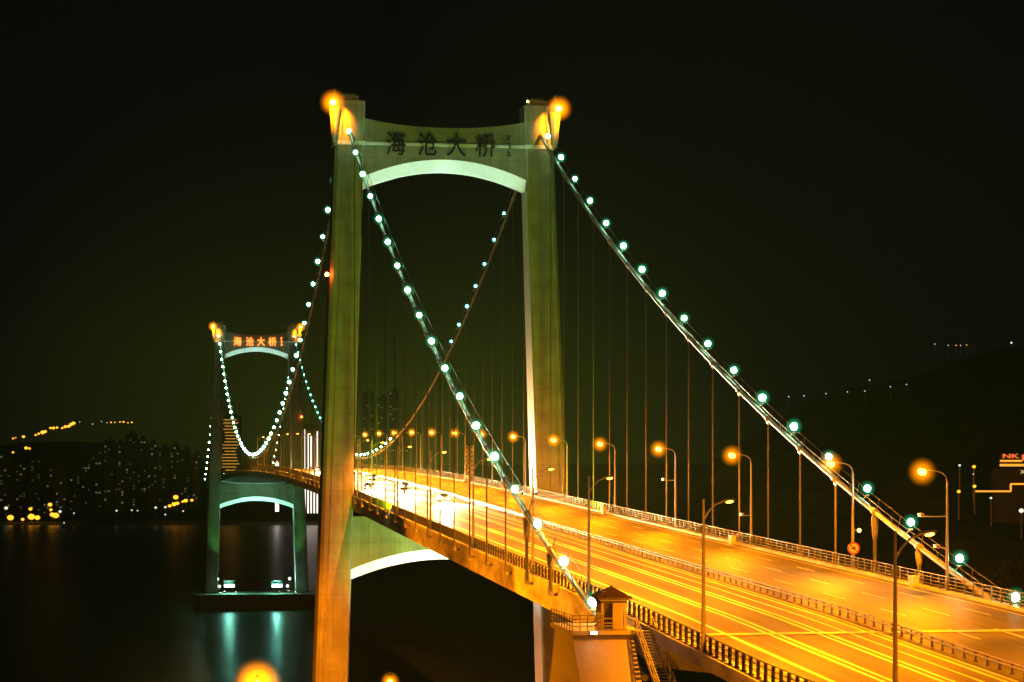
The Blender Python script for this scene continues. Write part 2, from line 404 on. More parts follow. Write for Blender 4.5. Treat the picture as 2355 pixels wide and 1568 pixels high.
def flood(name, label, loc, target, power, col, cone, blend=.6, lens='flood', size=1.0, group=None, post=.5):
    """floodlight: bracket, housing, lens and its lamp, aimed at target"""
    loc = Vector(loc)
    t = thing(name, label, 'floodlight', loc, 0, group)
    d = (Vector(target)-loc).normalized(); q = d.to_track_quat('Z', 'Y').to_matrix()
    MB().tube([(0, 0, -post), (0, 0, 0)], .06*size, 6).build('bracket', M['pole'], t)
    h = MB(); h.loft([[q @ Vector((x*a*size, y*a*.7*size, z*size)) for x, y in ((-1, -1), (1, -1), (1, 1), (-1, 1))] for a, z in ((.2, -.25), (.32, 0), (.42, .3))]); h.build('housing', M['dark'], t)
    l = MB(); l.add([q @ Vector((x*.38*size, y*.26*size, .32*size)) for x, y in ((-1, -1), (1, -1), (1, 1), (-1, 1))], [(0, 1, 2, 3)]); l.build('lens', M[lens], t)
    light('SPOT', 'flood_lamp', t, d*(.5*size), power, col, .25, d*10, cone, blend)
    return t
GW = (.58, 1, .76); OL = (.52, 1, 0); GR = (.2, 1, .25)
for nm, x, y, lab, wash, pw in (('near', 0, 0, 'near tower', OL, 1.0), ('far', XF, FAR, 'far tower', GR, 1.0)):
    for s, side in ((-1, 'left'), (1, 'right')):
        z = D(y-9)
        flood('arch_floodlight', f'deck floodlight aimed up at the upper arch from the {side} side of the {lab}', (x+s*15.3, y-8.5, z+.8), (x-s*7, y-2, 58), 150000*pw, GW, 17)
        flood('leg_floodlight', f'deck floodlight at the foot of the {side} leg of the {lab}', (x+s*14.2, y, D(y)+.5), (x+s*15.0, y, 30), 3500*pw, GW, 70)
        flood('pier_floodlight', f'floodlight on the pile cap below the {side} side of the {lab}', (x+s*10, y-8, -52.9), (x-s*5, y-2.5, -12), 110000*pw, (.75, .95, 1) if nm == 'near' else (.35, 1, .66), 44)
        flood('pier_leg_floodlight', f'floodlight on the pile cap beside the inner {side} leg of the {lab}', (x+s*14.6, y-1, -52.9), (x+s*17, y, -20), 6000*pw, (.8, .95, 1), 70)
        if nm == 'near':
            flood('wash_floodlight', f'railing floodlight washing the front of the {side} leg of the {lab}', (x+s*16.9, y-62, D(-62)+.2), (x+s*14, y, 42), 42000, wash, 75)
            flood('bank_floodlight', f'floodlight on the bank washing the lower crossbeam from the {side}', (s*11, -70, -42.5), (s*5, -3, -9), 170000, OL, 26)  # added lamps without a known source, turning the lower crossbeam olive
        else:
            flood('wash_floodlight', f'pile cap floodlight washing the front of the {side} leg of the {lab}', (x+s*17, y-13, -52.9), (x+s*17, y-4, 10), 24000, wash, 40)
        # lamp of the tower head
        h = thing('tower_head_lamp', f'orange lamp on a bracket at the top of the {side} leg of the {lab}', 'lamp', (x+s*20.0, y-4.9, 68.6))
        MB().tube([(0, 1.2, -.6), (0, 0, -.3)], .07, 6).build('bracket', M['pole'], h)
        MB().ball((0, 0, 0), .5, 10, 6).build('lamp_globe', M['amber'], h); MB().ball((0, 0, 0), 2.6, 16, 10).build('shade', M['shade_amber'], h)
        light('SPOT', 'lamp_light', h, (s*.5, -1.7, .2), 30000, (1, .27, .003), .2, (-s*.75, 2.1, -2.4), 64, .7)
o = thing('marker_lamp', 'tiny yellow marker lamp on top of the right leg of the near tower', 'lamp', (14.9, -2, 69.4))
MB().tube([(0, 0, 0), (0, 0, .6)], .06, 6).build('stem', M['pole'], o); MB().ball((0, 0, .8), .22, 8, 5).build('lamp_globe', M['amber'], o)
for lab, x, y, z in (('left flank of the near tower', -20.9, -3.4, 38.8), ('right flank of the far tower', XF+20.4, FAR-4, 27.5)):
    o = thing('aviation_lamp', 'red aviation warning lamp on the '+lab, 'lamp', (x, y, z))
    MB().tube([(.6 if x < 0 else -.6, .4, -.2), (0, 0, -.2)], .06, 6).build('bracket', M['pole'], o); MB().ball((0, 0, 0), .38, 8, 5).build('lamp_globe', M['red_glow'], o)

# ---- main cables, hangers, lamps on the cables
LAMPY = [-7.6-12.32*k for k in range(18)]
HANGY = [-13-12.2*k for k in range(16)]
MAINH = rng(14, FAR-14, 12.2)
FARH = [FAR+13+12.2*k for k in range(15)]
for s, side in ((-1, 'left'), (1, 'right')):
    t = thing('main_cable', f'thick {side} suspension cable sweeping over both towers with hand ropes above it', 'cable', (s*CX, -233, cab(-233)))
    P = lambda y, dx=0, dz=0: (xo(y)+dx, y+233, cab(y)+dz-cab(-233))
    ys = rng(-233, 0, 4)+rng(0, FAR, 6)[1:]+rng(FAR, FAR+230, 8)[1:]
    MB().tube([P(y) for y in ys], .27, 10).build('strand', M['cable'], t)
    for dx in (-.5, .5):
        r = MB().tube([P(y, dx, 1.15) for y in ys], .03, 5)
        for y in rng(-226, -2, 6.1)+rng(6, FAR-6, 12.2): r.tube([P(y, dx*.6, .2), P(y, dx, 1.2)], .035, 4)
        r.build('hand_rope', M['rope'], t)
    bm = MB().lathe([(.27, -.5), (.36, -.45), (.36, .45), (.27, .5)], 10); bm.box((0, -.36, 0), (.18, .5, .9)); bm = bm.mesh('cable_band', M['cable'])
    for y in HANGY+MAINH+FARH:
        sl = (cab(y+1)-cab(y-1))/2
        inst('cable_band', bm, t, P(y), (math.atan(sl)-PI/2+PI, 0, 0))
    # hangers
    def hanger(y, label, group, thick=False):
        zt = cab(y)-.3; zb = D(y)-.7; L = zt-zb
        if L < 1.2: return
        h = thing('hanger', label, 'hanger', (s*CX+xo(y), y, zb), 0, group)
        r = .13 if thick else .062
        m = MB()
        for dy in (-.17, .17): m.tube([(0, dy, .4), (0, dy, L)], r, 6)
        m.build('rope', M['rope'], h)
        m = MB(); q = 1.5 if thick else .9; m.lathe([(.1*q, 0), (.17*q, .1), (.17*q, .5), (.1*q, .9*q)], 8); m.box((-s*.35, 0, .1), (.75, .3, .22)); m.build('socket', M['cable'], h)
        if thick:
            m = MB().lathe([(.2, L*.62), (.3, L*.7), (.38, L*.95), (.3, L)], 8); m.build('sleeve', M['cable'], h)
    for k, y in enumerate(HANGY):
        hanger(y, f'hanger under the {side} near cable, {nth(k+1)} from the near tower', 'hangers of the near side span', k >= 14)
    for k, y in enumerate(MAINH):
        hanger(y, f'thin hanger under the {side} main span cable, {nth(k+1)} from the near tower', 'hangers of the main span')
    for k, y in enumerate(FARH):
        hanger(y, f'thin hanger under the {side} cable beyond the far tower, {nth(k+1)} from that tower', 'hangers of the far side span')
    # lamps
    gm = MB().ball((0, 0, 0), .38, 8, 5).mesh('bulb', M['globe']); gm2 = MB().ball((0, 0, 0), .36, 8, 5).mesh('bulb', M['globe_far'])
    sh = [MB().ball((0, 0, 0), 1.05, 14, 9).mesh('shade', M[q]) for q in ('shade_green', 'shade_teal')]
    sm = MB().tube([(-s*.5, 0, -1.1), (-s*.3, 0, -.9), (0, 0, -.7)], .05, 5); sm.lathe([(.12, -.78), (.24, -.72), (.2, -.62)], 8); sm = sm.mesh('bracket', M['pole'])
    def lamp(y, label, group, g, sc2=1, dx=.5):
        h = thing('cable_lamp', label, 'lamp', (s*(CX+dx)+xo(y), y, cab(y)+1.3), 0, group)
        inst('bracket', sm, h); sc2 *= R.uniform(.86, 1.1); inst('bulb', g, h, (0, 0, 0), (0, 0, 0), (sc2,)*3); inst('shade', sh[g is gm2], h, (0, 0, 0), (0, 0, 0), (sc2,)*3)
    for k, y in enumerate(LAMPY):
        lamp(y, f'white globe lamp on the {side} near cable, {nth(k+1)} down from the near tower', 'globe lamps on the near cables', gm)
    ml = [y for y in rng(10.5, FAR-7, 12.2) if s < 0 or not 112 < y < 225]
    for k, y in enumerate(ml):
        lamp(y, f'globe lamp on the {side} main span cable, {nth(k+1)} from the near tower', 'globe lamps on the main span cables', gm if s < 0 or y > 225 and y < 420 else gm2, 1 if s < 0 else .8, .5 if s < 0 else -.25)
    for k in range(17):
        y = FAR+8+12.3*k
        lamp(y, f'globe lamp on the {side} cable beyond the far tower, {nth(k+1)} down from it', 'globe lamps beyond the far tower', gm)

# ---- street lamps
def street_lamp_mesh(s):
    """s=-1: arm points to -X (lamps on the right edge); s=+1: curved arm of the pavilion side"""
    pole = MB()
    if s < 0:
        pole.tube([(0, 0, 0), (0, 0, 9.4)], [.16, .09], 8); arm = MB().tube([(0, 0, 9.3), (-.1, 0, 9.8), (-.45, 0, 10.15), (-1.0, 0, 10.3), (-1.7, 0, 10.4)], .055, 6)
        hx, hz, a = -2.1, 10.45, .3
    else:
        pole.tube([(0, 0, 0), (0, 0, 10.0)], [.16, .07], 8); arm = MB().tube([(0, 0, 8.6), (.35, 0, 9.2), (.8, 0, 9.65), (1.3, 0, 9.85)], .05, 6)
        hx, hz, a = 1.65, 9.9, -.12
    pole.lathe([(.3, 0), (.3, .12), (.2, .16), (.2, .9), (.16, 1.0)], 8)
    head = MB(); c, sn = math.cos(a), math.sin(a)
    rot = lambda x, y, z: (hx+x*c+z*sn, y, hz-x*sn+z*c)
    secs = [(-.5, .06, .05), (-.38, .17, .11), (0, .2, .14), (.3, .13, .1), (.45, .06, .06)]
    sg = 1 if s < 0 else -1
    head.loft([[rot(sg*x, w*math.cos(q), h*max(-.15, math.sin(q))) for q in [2*PI*k/10 for k in range(10)]] for x, w, h in secs], True, True)
    lens = MB(); lens.ball((0, 0, 0), 1, 10, 6)
    sz = (.42, .36, .32) if s < 0 else (.26, .14, .08)
    lens.v = [rot(x*sz[0]-sg*.1, y*sz[1], z*sz[2]-(.26 if s < 0 else .1)) for x, y, z in lens.v]
    lx = rot(-sg*.1, 0, -1.0 if s < 0 else -.4)
    return pole, arm, head, lens, lx, rot(-sg*.1, 0, -.26)
def lamp_proto(s, label, group, power):
    po, ar, he, le, lx, lc = street_lamp_mesh(s)
    t = thing('street_lamp', label, 'street lamp', (0, 0, 0), 0, group)
    po.build('pole', M['pole'], t); ar.build('arm', M['pole'], t); h = he.build('lamp_head', M['pole'], t); le.build('lens', M['lens'], h)
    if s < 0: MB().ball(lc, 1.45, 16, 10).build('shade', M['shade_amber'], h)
    for q in (-1, 1): light('SPOT', 'street_light', h, lx, power, SOD, .12, (lx[0]+(-.3 if s < 0 else .75), q*1.15, lx[2]-1), 112, .8)
    return t
PW = 31000
RY = [-242, -205, -179.4, -142.8, -106.5, -69.1, -31.9, 8, 46, 83, 121, 159, 197, 235, 274, 312]
LY = [-320, -283.8, -246.7, -209.2, -182.8, -144.9, -108, -71, -34, -11, 46, 83, 121, 159, 197, 235, 274, 312]
pr = lamp_proto(-1, '', 'street lamps along the far edge of the road', PW*.84)
pl = lamp_proto(1, '', 'street lamps along the pavilion edge of the road', PW*2.1)
RL = {}
for k, y in enumerate(RY):
    t = pr if k == 0 else copy_tree(pr); t.location = (RX+.15+xo(y), y, D(y)+.24); RL[k] = t
    t['label'] = f'glowing street lamp on the far road edge, {nth(k)} away from the camera' if k else 'street lamp on the far road edge just beyond the right edge of the photo'
for k, y in enumerate(LY):
    t = pl if k == 0 else copy_tree(pl); t.location = (-RX-.15+xo(y), y, D(y)+.24)
    if y == -11:  # lamp added beside the near leg to light its foot, then dimmed
        for l in t.children_recursive:
            if l.type == 'LIGHT': l.data = l.data.copy(); l.data.energy *= .3
    t['label'] = f'slim street lamp with curved arm on the pavilion road edge, {nth(k)} from the camera' if k else 'slim street lamp on the pavilion road edge nearest the camera, outside the photo'

# ---- things on the far lamp posts
def cctv(label, loc, L, d=-1):
    t = thing('traffic_camera', label, 'camera', loc)
    MB().tube([(0, 0, 0), (d*L, 0, 0)], .06, 6).build('bracket', M['pole'], t)
    b = MB(); b.box((d*(L+.1), -.15, .12), (.3, .7, .26)); b.box((d*(L+.1), -.2, .27), (.36, .8, .03)); b.build('housing', M['signwhite'], t)
    MB().tube([(d*(L+.1), -.52, .12), (d*(L+.1), -.5, .12)], .09, 8).build('lens', M['dark'], t)
y = RY[1]; z = D(y)
cctv('white camera on a bracket high on the nearest far-edge lamp post', (RX, y, z+6.6), 2.2)
cctv('white camera on a short bracket low on the nearest far-edge lamp post', (RX, y, z+3.9), .8)
cctv('camera on a bracket halfway up the fourth far-edge lamp post', (RX, RY[4], D(RY[4])+6.4), 1.4)
cctv('small camera low beside the third far-edge lamp post', (RX, RY[3], D(RY[3])+3.6), .9)
t = thing('work_lamp', 'small orange lamp on the second far-edge lamp post', 'lamp', (RX, RY[2], D(RY[2])+3.9))
MB().tube([(0, 0, 0), (.6, -.1, .1)], .04, 5).build('bracket', M['pole'], t); MB().ball((.75, -.1, .05), .2, 8, 5).build('lamp_globe', M['amber'], t)
t = thing('traffic_sign', 'round red-rimmed prohibition sign on the second far-edge lamp post', 'sign', (RX+.15, RY[2]-.25, D(RY[2])+2.2))
MB().tube([(0, 0, 0), (0, -.04, 0)], .62, 20).build('plate', M['signwhite'], t)
rg = MB()
for k in range(20):
    a, b2 = 2*PI*k/20, 2*PI*(k+1)/20
    rg.add([(r*math.cos(q), -.05, r*math.sin(q)) for q in (a, b2) for r in (.48, .62)], [(0, 1, 3, 2)])
rg.box((0, -.056, 0), (1.0, .01, .1), Matrix.Rotation(PI/4, 4, 'Y')); rg.build('red_ring', M['red'], t)
hn = MB(); hn.add([(-.28, -.062, -.06), (-.1, -.062, -.06), (.15, -.062, -.2), (.15, -.062, .2), (-.1, -.062, .06), (-.28, -.062, .06)], [(0, 1, 2, 3, 4, 5)]); hn.build('horn_symbol', M['dark'], t)
for k, (y, lab) in enumerate(((-199.5, 'yellow cabinet behind the far rail near the twin-rod hangers'), (-138.5, 'yellow cabinet at the far rail by the third far-edge lamp'), (-66, 'yellow cabinet at the far rail by the fifth far-edge lamp'))):
    t = thing('junction_cabinet', lab, 'cabinet', (15.2, y, D(y)+.01))  # yellow boxes painting in the brightly lit lamp bases
    b = MB(); b.box((0, 0, .55), (.5, 1.3, .9)); b.box((0, 0, 1.03), (.6, 1.4, .08)); b.box((0, 0, .05), (.55, 1.2, .1)); b.build('body', M['yellow'], t)
    b = MB(); b.box((-.26, -.32, .55), (.03, .58, .8)); b.build('door', M['yellow'], t); b = MB(); b.box((-.26, .32, .55), (.03, .58, .8)); b.build('door', M['yellow'], t)
# lattice sign mast beyond the near tower
t = thing('lattice_mast', 'orange-lit lattice mast on the far road edge beyond the near tower', 'mast', (15.9, 76, D(78)))
for dx in (-.85, .85):
    MB().tube([(dx, -.4, 0), (dx, -.4, 7.6)], .09, 5).build('post', M['pole'], t); MB().tube([(dx, .4, 0), (dx, .4, 7.6)], .09, 5).build('post', M['pole'], t)
m = MB()
for k in range(8):
    z = .3+k*.95
    for yy in (-.4, .4):
        m.tube([(-.85, yy, z), (.85, yy, z)], .05, 4); m.tube([(-.85, yy, z), (.85, yy, z+.9)], .04, 4); m.tube([(.85, yy, z), (-.85, yy, z+.9)], .04, 4)
m.build('lacing', M['pole'], t)
MB().box((0, 0, .1), (2.4, 1.4, .3)).build('footing', M['concrete'], t)

# ---- pier, pavilion and stair beside the road
pt = -6.55
pier = thing('anchor_pier', 'massive concrete pier with battered faces under the small pavilion', 'pier', (-19.7, -228, -46))
rings = []
for z, f, b, a in ((pt, -231.1, -224.5, 0), (-9.8, -234.2, -222.9, 0), (-18, -242, -219, .4), (-46, -246, -217, 1.2)):
    rings.append([(-21.95-a+19.7, f+228, z+46), (-17.5+a+19.7, f+228, z+46), (-17.5+a+19.7, b+228, z+46), (-21.95-a+19.7, b+228, z+46)])
MB().loft(rings).build('shaft', M['pillar'], pier)
MB().box((.12, .2, pt+46.16), (5.1, 8.6, .3)).build('platform', M['pillar'], pier)
rl = MB()
for z in (.35, .6, .85, 1.1): rl.tube([(-2.38, 4.3, pt+46.3+z), (-2.38, -3.95, pt+46.3+z), (-.2, -3.95, pt+46.3+z)], .03, 5)
for x, y in [(-2.38, 4.3-k*1.03) for k in range(9)]+[(-2.38+k*.55, -3.95) for k in range(1, 5)]: rl.box((x, y, pt+46.3+.57), (.06, .06, 1.14))
rl.build('platform_railing', M['rail2'], pier)
PVS = .84
pv = thing('pavilion', 'small hip-roofed pavilion on the pier at the end of the near cable', 'pavilion', (-18.75, -229.6, pt+.31)); pv.scale = (PVS,)*3
for x, y in ((-1, -1), (1, -1), (-1, 1), (1, 1)):
    MB().box((x, y, 1.2), (.24, .24, 2.4)).build('column', M['pillar'], pv)
MB().box((.35, -1, 1.15), (.9, .16, 2.3)).build('wall_panel', M['pillar'], pv)
MB().box((0, 1.0, 1.15), (1.76, .12, 2.3)).build('wall_panel', M['pillar'], pv)
w = MB(); w.box((-.5, -1, .5), (.76, .08, .08)); w.box((-.5, -1, .9), (.76, .08, .08)); w.box((-.5, -1, .25), (.76, .08, .08)); w.box((-.9, 0, .5), (.06, 1.7, .08)); w.box((-.9, 0, .9), (.06, 1.7, .08)); w.build('balustrade', M['pillar'], pv)
MB().box((0, 0, 2.33), (2.3, 2.3, .18)).build('tie_beam', M['dark'], pv)
MB().box((0, 0, 2.53), (2.6, 2.6, .2)).build('eaves', M['pillar'], pv)
rf = MB(); rf.loft([[(x*a, y*a, z) for x, y in ((-1, -1), (1, -1), (1, 1), (-1, 1))] for a, z in ((1.55, 2.6), (1.5, 2.7), (.85, 3.08), (.12, 3.5))]); rf.lathe([(.1, 3.5), (.14, 3.58), (.02, 3.75)], 8); rf.build('roof', M['tile'], pv)
rb = MB()
for q in range(4):
    Q = Matrix.Rotation(q*PI/2, 4, 'Z')
    rb.tube([Q @ Vector(p) for p in ((-1.52, -1.52, 2.72), (-.86, -.86, 3.11), (-.12, -.12, 3.53))], .05, 5)
    for k in range(-5, 6):
        x = k*.26; f = abs(x)
        rb.tube([Q @ Vector(p) for p in ((x, -1.5, 2.72), (x*.8, -max(.85, f*.8), 3.09 if f*.8 <= .85 else 2.72+(1.5-f*.8)*.57))], .03, 4)
rb.build('roof_rib', M['tile'], pv)
ptl = thing('platform_lamp', 'small white floodlight under the rail at the edge of the pier platform', 'lamp', (-20.6, -232.35, pt+.2))
MB().box((0, .1, 0), (.5, .2, .22)).build('housing', M['dark'], ptl); MB().box((0, -.02, -.02), (.42, .05, .16)).build('lens', M['flood'], ptl)

st = thing('stair', 'steel stair with tube handrails going down beside the pier', 'stair', (-16.95, -232.5, pt+.3))
n = 34
for k in range(n):
    tr = MB().box((0, -.34*k, -.19*k), (1.05, .3, .06)); tr.build('tread', M['rail2'], st)
for x in (-.58, .58):
    MB().loft([[(x-.03, -.34*k, -.19*k+z) for z in (-.22, .1)]+[(x+.03, -.34*k, -.19*k+z) for z in (.1, -.22)] for k in (0, n)]).build('stringer', M['pillar'], st)
    h = MB()
    for z in (.6, 1.05): h.tube([(x, 0, z), (x, -.34*n, -.19*n+z)], .04, 6)
    for k in range(0, n+1, 4): h.tube([(x, -.34*k, -.19*k), (x, -.34*k, -.19*k+1.05)], .035, 6)
    h.build('handrail', M['pole'], st)

# ---- vehicles on the left carriageway, headlights on, and a few driving away
def car_proto():
    c = thing('car', '', 'car', (0, 0, 0), 0, 'cars on the bridge')
    prof = [(-2.2, .35), (-2.22, .62), (-2.05, .82), (-1.0, .95), (-.55, 1.3), (-.1, 1.44), (.8, 1.45), (1.45, 1.2), (1.75, 1.0), (2.15, .95), (2.2, .6), (2.15, .35)]
    rings = []
    for f, w in ((0, .80), (.06, .88), (.94, .88), (1, .80)):
        ring = []
        for y, z in prof:
            tum = max(0, z-.95)*.42
            ring.append(((f*2-1)*(w-tum), y, z))
        rings.append(ring)
    MB().loft([[p for p in r] for r in rings], True, False).build('body', M['carpaint'], c)
    m = MB(); m.add([(-.72, -1.0, .985), (.72, -1.0, .985), (.6, -.56, 1.32), (-.6, -.56, 1.32)], [(0, 1, 2, 3)]); m.v = [(x, y-.03, z+.02) for x, y, z in m.v]; m.build('windscreen', M['glass'], c)
    m = MB(); m.add([(-.7, 1.72, 1.03), (.7, 1.72, 1.03), (.58, 1.42, 1.24), (-.58, 1.42, 1.24)], [(3, 2, 1, 0)]); m.v = [(x, y+.03, z+.03) for x, y, z in m.v]; m.build('rear_window', M['glass'], c)
    for s in (-1, 1):
        m = MB(); m.add([(s*.885, -.8, 1.0), (s*.885, 1.4, 1.0), (s*.76, 1.0, 1.34), (s*.76, -.35, 1.34)], [(0, 1, 2, 3)]); m.build('side_window', M['glass'], c)
        m = MB(); m.ball((s*.62, -2.16, .66), .16, 8, 5, (1.1, .5, .7)); m.build('headlight', M['headlight'], c)
        m = MB(); m.box((s*.66, 2.19, .78), (.3, .06, .16)); m.build('tail_light', M['taillight'], c)
        for y in (-1.35, 1.35):
            m = MB().tube([(s*.72, y, .33), (s*.9, y, .33)], .33, 14); w = m.build('wheel', M['tyre'], c)
            MB().tube([(s*.895, y, .33), (s*.915, y, .33)], .19, 10).build('rim', M['pole'], w)
    light('SPOT', 'headlight_beam', c, (0, -2.5, .7), 420000, (1, .82, .42), .15, (0, -30, -1.6), 40, .9)
    return c
M['carpaint'] = mat('car_paint_silver', (.35, .36, .38), .3, .3, var=.05, scale=2)
PAINTS = {'silver': M['carpaint'], 'white': mat('car_paint_white', (.7, .7, .68), .35, var=.04), 'black': mat('car_paint_black', (.02, .02, .022), .25, var=.1), 'red': mat('car_paint_red', (.3, .02, .015), .3, var=.08), 'blue': mat('car_paint_blue', (.03, .06, .18), .3, var=.08)}
cp = car_proto()
CARS = [(-3.0, -22, 'silver'), (-6.4, 6, 'white'), (-2.8, 34, 'black'), (-10, 30, 'red'), (-6.4, 60, 'silver'), (-2.9, 92, 'blue'), (-10, 100, 'white'), (-6.4, 128, 'black'), (-3.0, 160, 'white'), (-6.4, 195, 'silver'), (-3, 226, 'red')]
for k, (x, y, c) in enumerate(CARS):
    t = cp if k == 0 else copy_tree(cp)
    t.location = (x+xo(y), y, D(y)+.004); t.rotation_euler = (math.atan((D(y+2)-D(y-2))/4), 0, 0)
    t['label'] = f'{c} car with headlights on coming towards the camera, {nth(k+1)} in the oncoming traffic'
    for ch in t.children:
        if ch.name.startswith('body'): ch.material_slots[0].link = 'OBJECT'; ch.material_slots[0].material = PAINTS[c]

# ------------------------------------------------------------------ ground, water, hills
W = 9000
tag(MB().add([(-W, -1500, -60.5), (W, -1500, -60.5), (W, W+3000, -60.5), (-W, W+3000, -60.5)], [(0, 1, 2, 3)]).build('water', M['water']), kind='structure')
def field(name, x0, x1, nx, y0, y1, ny, h, mt):
    vs = [(x0+(x1-x0)*i/nx, y0+(y1-y0)*j/ny, h(x0+(x1-x0)*i/nx, y0+(y1-y0)*j/ny)) for j in range(ny+1) for i in range(nx+1)]
    fs = [(j*(nx+1)+i, j*(nx+1)+i+1, (j+1)*(nx+1)+i+1, (j+1)*(nx+1)+i) for j in range(ny) for i in range(nx)]
    return tag(MB().add(vs, fs, True).build(name, mt), kind='structure')
from mathutils import noise
def sm(a, b, x): t = max(0, min(1, (x-a)/(b-a))); return t*t*(3-2*t)
def shore_h(x, y):
    return -62+19*sm(30, -60, y)+2*noise.noise(Vector((x*.02, y*.02, 0)))
field('ground', -420, 60, 60, -520, 60, 60, shore_h, M['ground'])
def hill_h(x, y):
    u = x-.18*(y+386)
    return -64+sm(20, 75, u)*(34+18*sm(60, 260, u))*sm(700, 420, y)+sm(20, 75, u)*3.5*noise.noise(Vector((x*.015, y*.015, 3)))+sm(20, 60, u)*1.2*noise.noise(Vector((x*.06, y*.06, 7)))
field('hill', 20, 620, 90, -420, 760, 110, hill_h, M['hill'])
def far_h(x, y):
    # rotated frame: depth along the view
    d = (x-CAM.x)*-math.sin(YAW)+(y-CAM.y)*math.cos(YAW); u = (x-CAM.x)*math.cos(YAW)+(y-CAM.y)*math.sin(YAW)
    px = 1177+u/d*FPX
    ridge = 60*sm(-200, 60, px)*sm(700, 150, px)+12*sm(300, 900, px)
    return -64+5.5*sm(2300, 2420, d)+(ridge+55)*sm(2900, 3900, d)*.9+10*noise.noise(Vector((x*.003, y*.003, 0)))*sm(2700, 3600, d)
def far_field():
    nx, ny = 110, 50; vs = []
    for j in range(ny+1):
        d = 2250+3200*j/ny
        for i in range(nx+1):
            u = (-.5+1.0*i/nx)*d*.95
            x = CAM.x+u*math.cos(YAW)-d*math.sin(YAW); y = CAM.y+u*math.sin(YAW)+d*math.cos(YAW)
            vs.append((x, y, far_h(x, y)))
    fs = [(j*(nx+1)+i, j*(nx+1)+i+1, (j+1)*(nx+1)+i+1, (j+1)*(nx+1)+i) for j in range(ny) for i in range(nx)]
    return tag(MB().add(vs, fs, True).build('terrain', M['hill']), kind='structure')
far_field()

# ------------------------------------------------------------------ far city
fp = MB().tube([(0, 0, -9), (0, 0, 0)], .25, 5).mesh('pole', M['pole'])
FG = {k: MB().ball((0, 0, 0), 1.0, 8, 5).mesh('lamp_globe', M[k]) for k in ('far_globe', 'far_white')}
def far_lamp(u, v, d, r, label, group, g='far_globe'):
    t = thing('shore_lamp', label, 'lamp', pix(u, v, d), 0, group)
    inst('pole', fp, t); inst('lamp_globe', FG[g], t, (0, 0, 0), (0, 0, 0), (r*1.25, r, r))
ridge = [(30, 1008, 1.2), (36, 1006, .8), (54, 1004, 1.9), (60, 1030, 2.2), (68, 1031, 1.5), (82, 1000, 1.4), (89, 997, 1.5), (98, 994, 2.6), (104, 992, 2.0), (116, 984, 1.5), (123, 984, 1.9), (131, 983, 1.5), (143, 984, 1.4), (150, 981, 2.0), (158, 980, 2.0), (163, 976, 2.2), (169, 973, 2.3), (30, 1040, 1.4)]
for k, (u, v, r) in enumerate(sorted(ridge)):
    far_lamp(u, v, 3300, r, f'orange street light on the far left hillside, {nth(k+1)} along it', 'lights on the left hillside')
for k, (u, v, r, g) in enumerate([(183, 970, .6, 'far_white'), (213, 975, .7, 'far_white'), (233, 969, .6, 'far_white'), (246, 972, .6, 'far_white'), (255, 971, 1.1, 'far_globe'), (264, 971, .9, 'far_globe'), (276, 970, 1.0, 'far_globe'), (284, 970, 1.3, 'far_globe'), (294, 972, .9, 'far_globe'), (303, 971, 1.1, 'far_globe')]):
    far_lamp(u, v, 3500, r, f'small light on the ridge line left of the far tower, {nth(k+1)} along', 'lights on the ridge line', g)
for k, (u, v, r, g) in enumerate(sorted([(14, 1168, 1.7, 'far_white'), (24, 1190, 2.9, 'far_globe'), (52, 1194, 1.5, 'far_globe'), (70, 1170, 1.7, 'far_globe'), (72, 1188, 3.2, 'far_globe'), (86, 1190, 2.4, 'far_globe'), (115, 1160, 2.0, 'far_globe'), (117, 1172, 1.4, 'far_globe'), (128, 1185, 2.9, 'far_globe'), (138, 1176, 1.4, 'far_white'), (120, 1183, 2.2, 'far_globe'), (170, 1180, .7, 'far_white'), (268, 1174, .9, 'far_white'), (303, 1173, .8, 'far_white'), (316, 1174, .7, 'far_white'), (358, 1167, 1.2, 'far_white'), (380, 1166, 1.1, 'far_white'), (390, 1163, 1.6, 'far_globe'), (400, 1159, 2.1, 'far_globe'), (404, 1143, 2.4, 'far_globe'), (408, 1157, 1.7, 'far_globe'), (420, 1153, 1.2, 'far_globe'), (427, 1151, 1.9, 'far_globe'), (441, 1150, 1.4, 'far_globe'), (380, 1183, .8, 'far_white'), (421, 1175, .8, 'far_white')])):
    far_lamp(u, v, 2430 if v > 1150 else 2480, r, f'waterfront light on the far left shore, {nth(k+1)} along the waterline', 'lights on the left waterfront', g)
for k, (u, v) in enumerate([(1813, 912), (1848, 910), (1899, 905), (1948, 901), (1988, 899), (1999, 874), (2047, 889), (2084, 884)]):
    far_lamp(u, v, 1700, .4, f'dim light on the dark slope right of the bridge, {nth(k+1)} along its line', 'lights on the dark right slope', 'far_white')
for k, (u, v, g) in enumerate([(2149, 791, 'far_white'), (2180, 794, 'far_white'), (2198, 794, 'far_globe'), (2208, 794, 'far_white'), (2222, 793, 'far_globe'), (2325, 788, 'far_white')]):
    far_lamp(u, v, 1900, .4 if k != 5 else .8, f'faint light on the hilltop high at the right, {nth(k+1)} along', 'lights on the right hilltop', g)
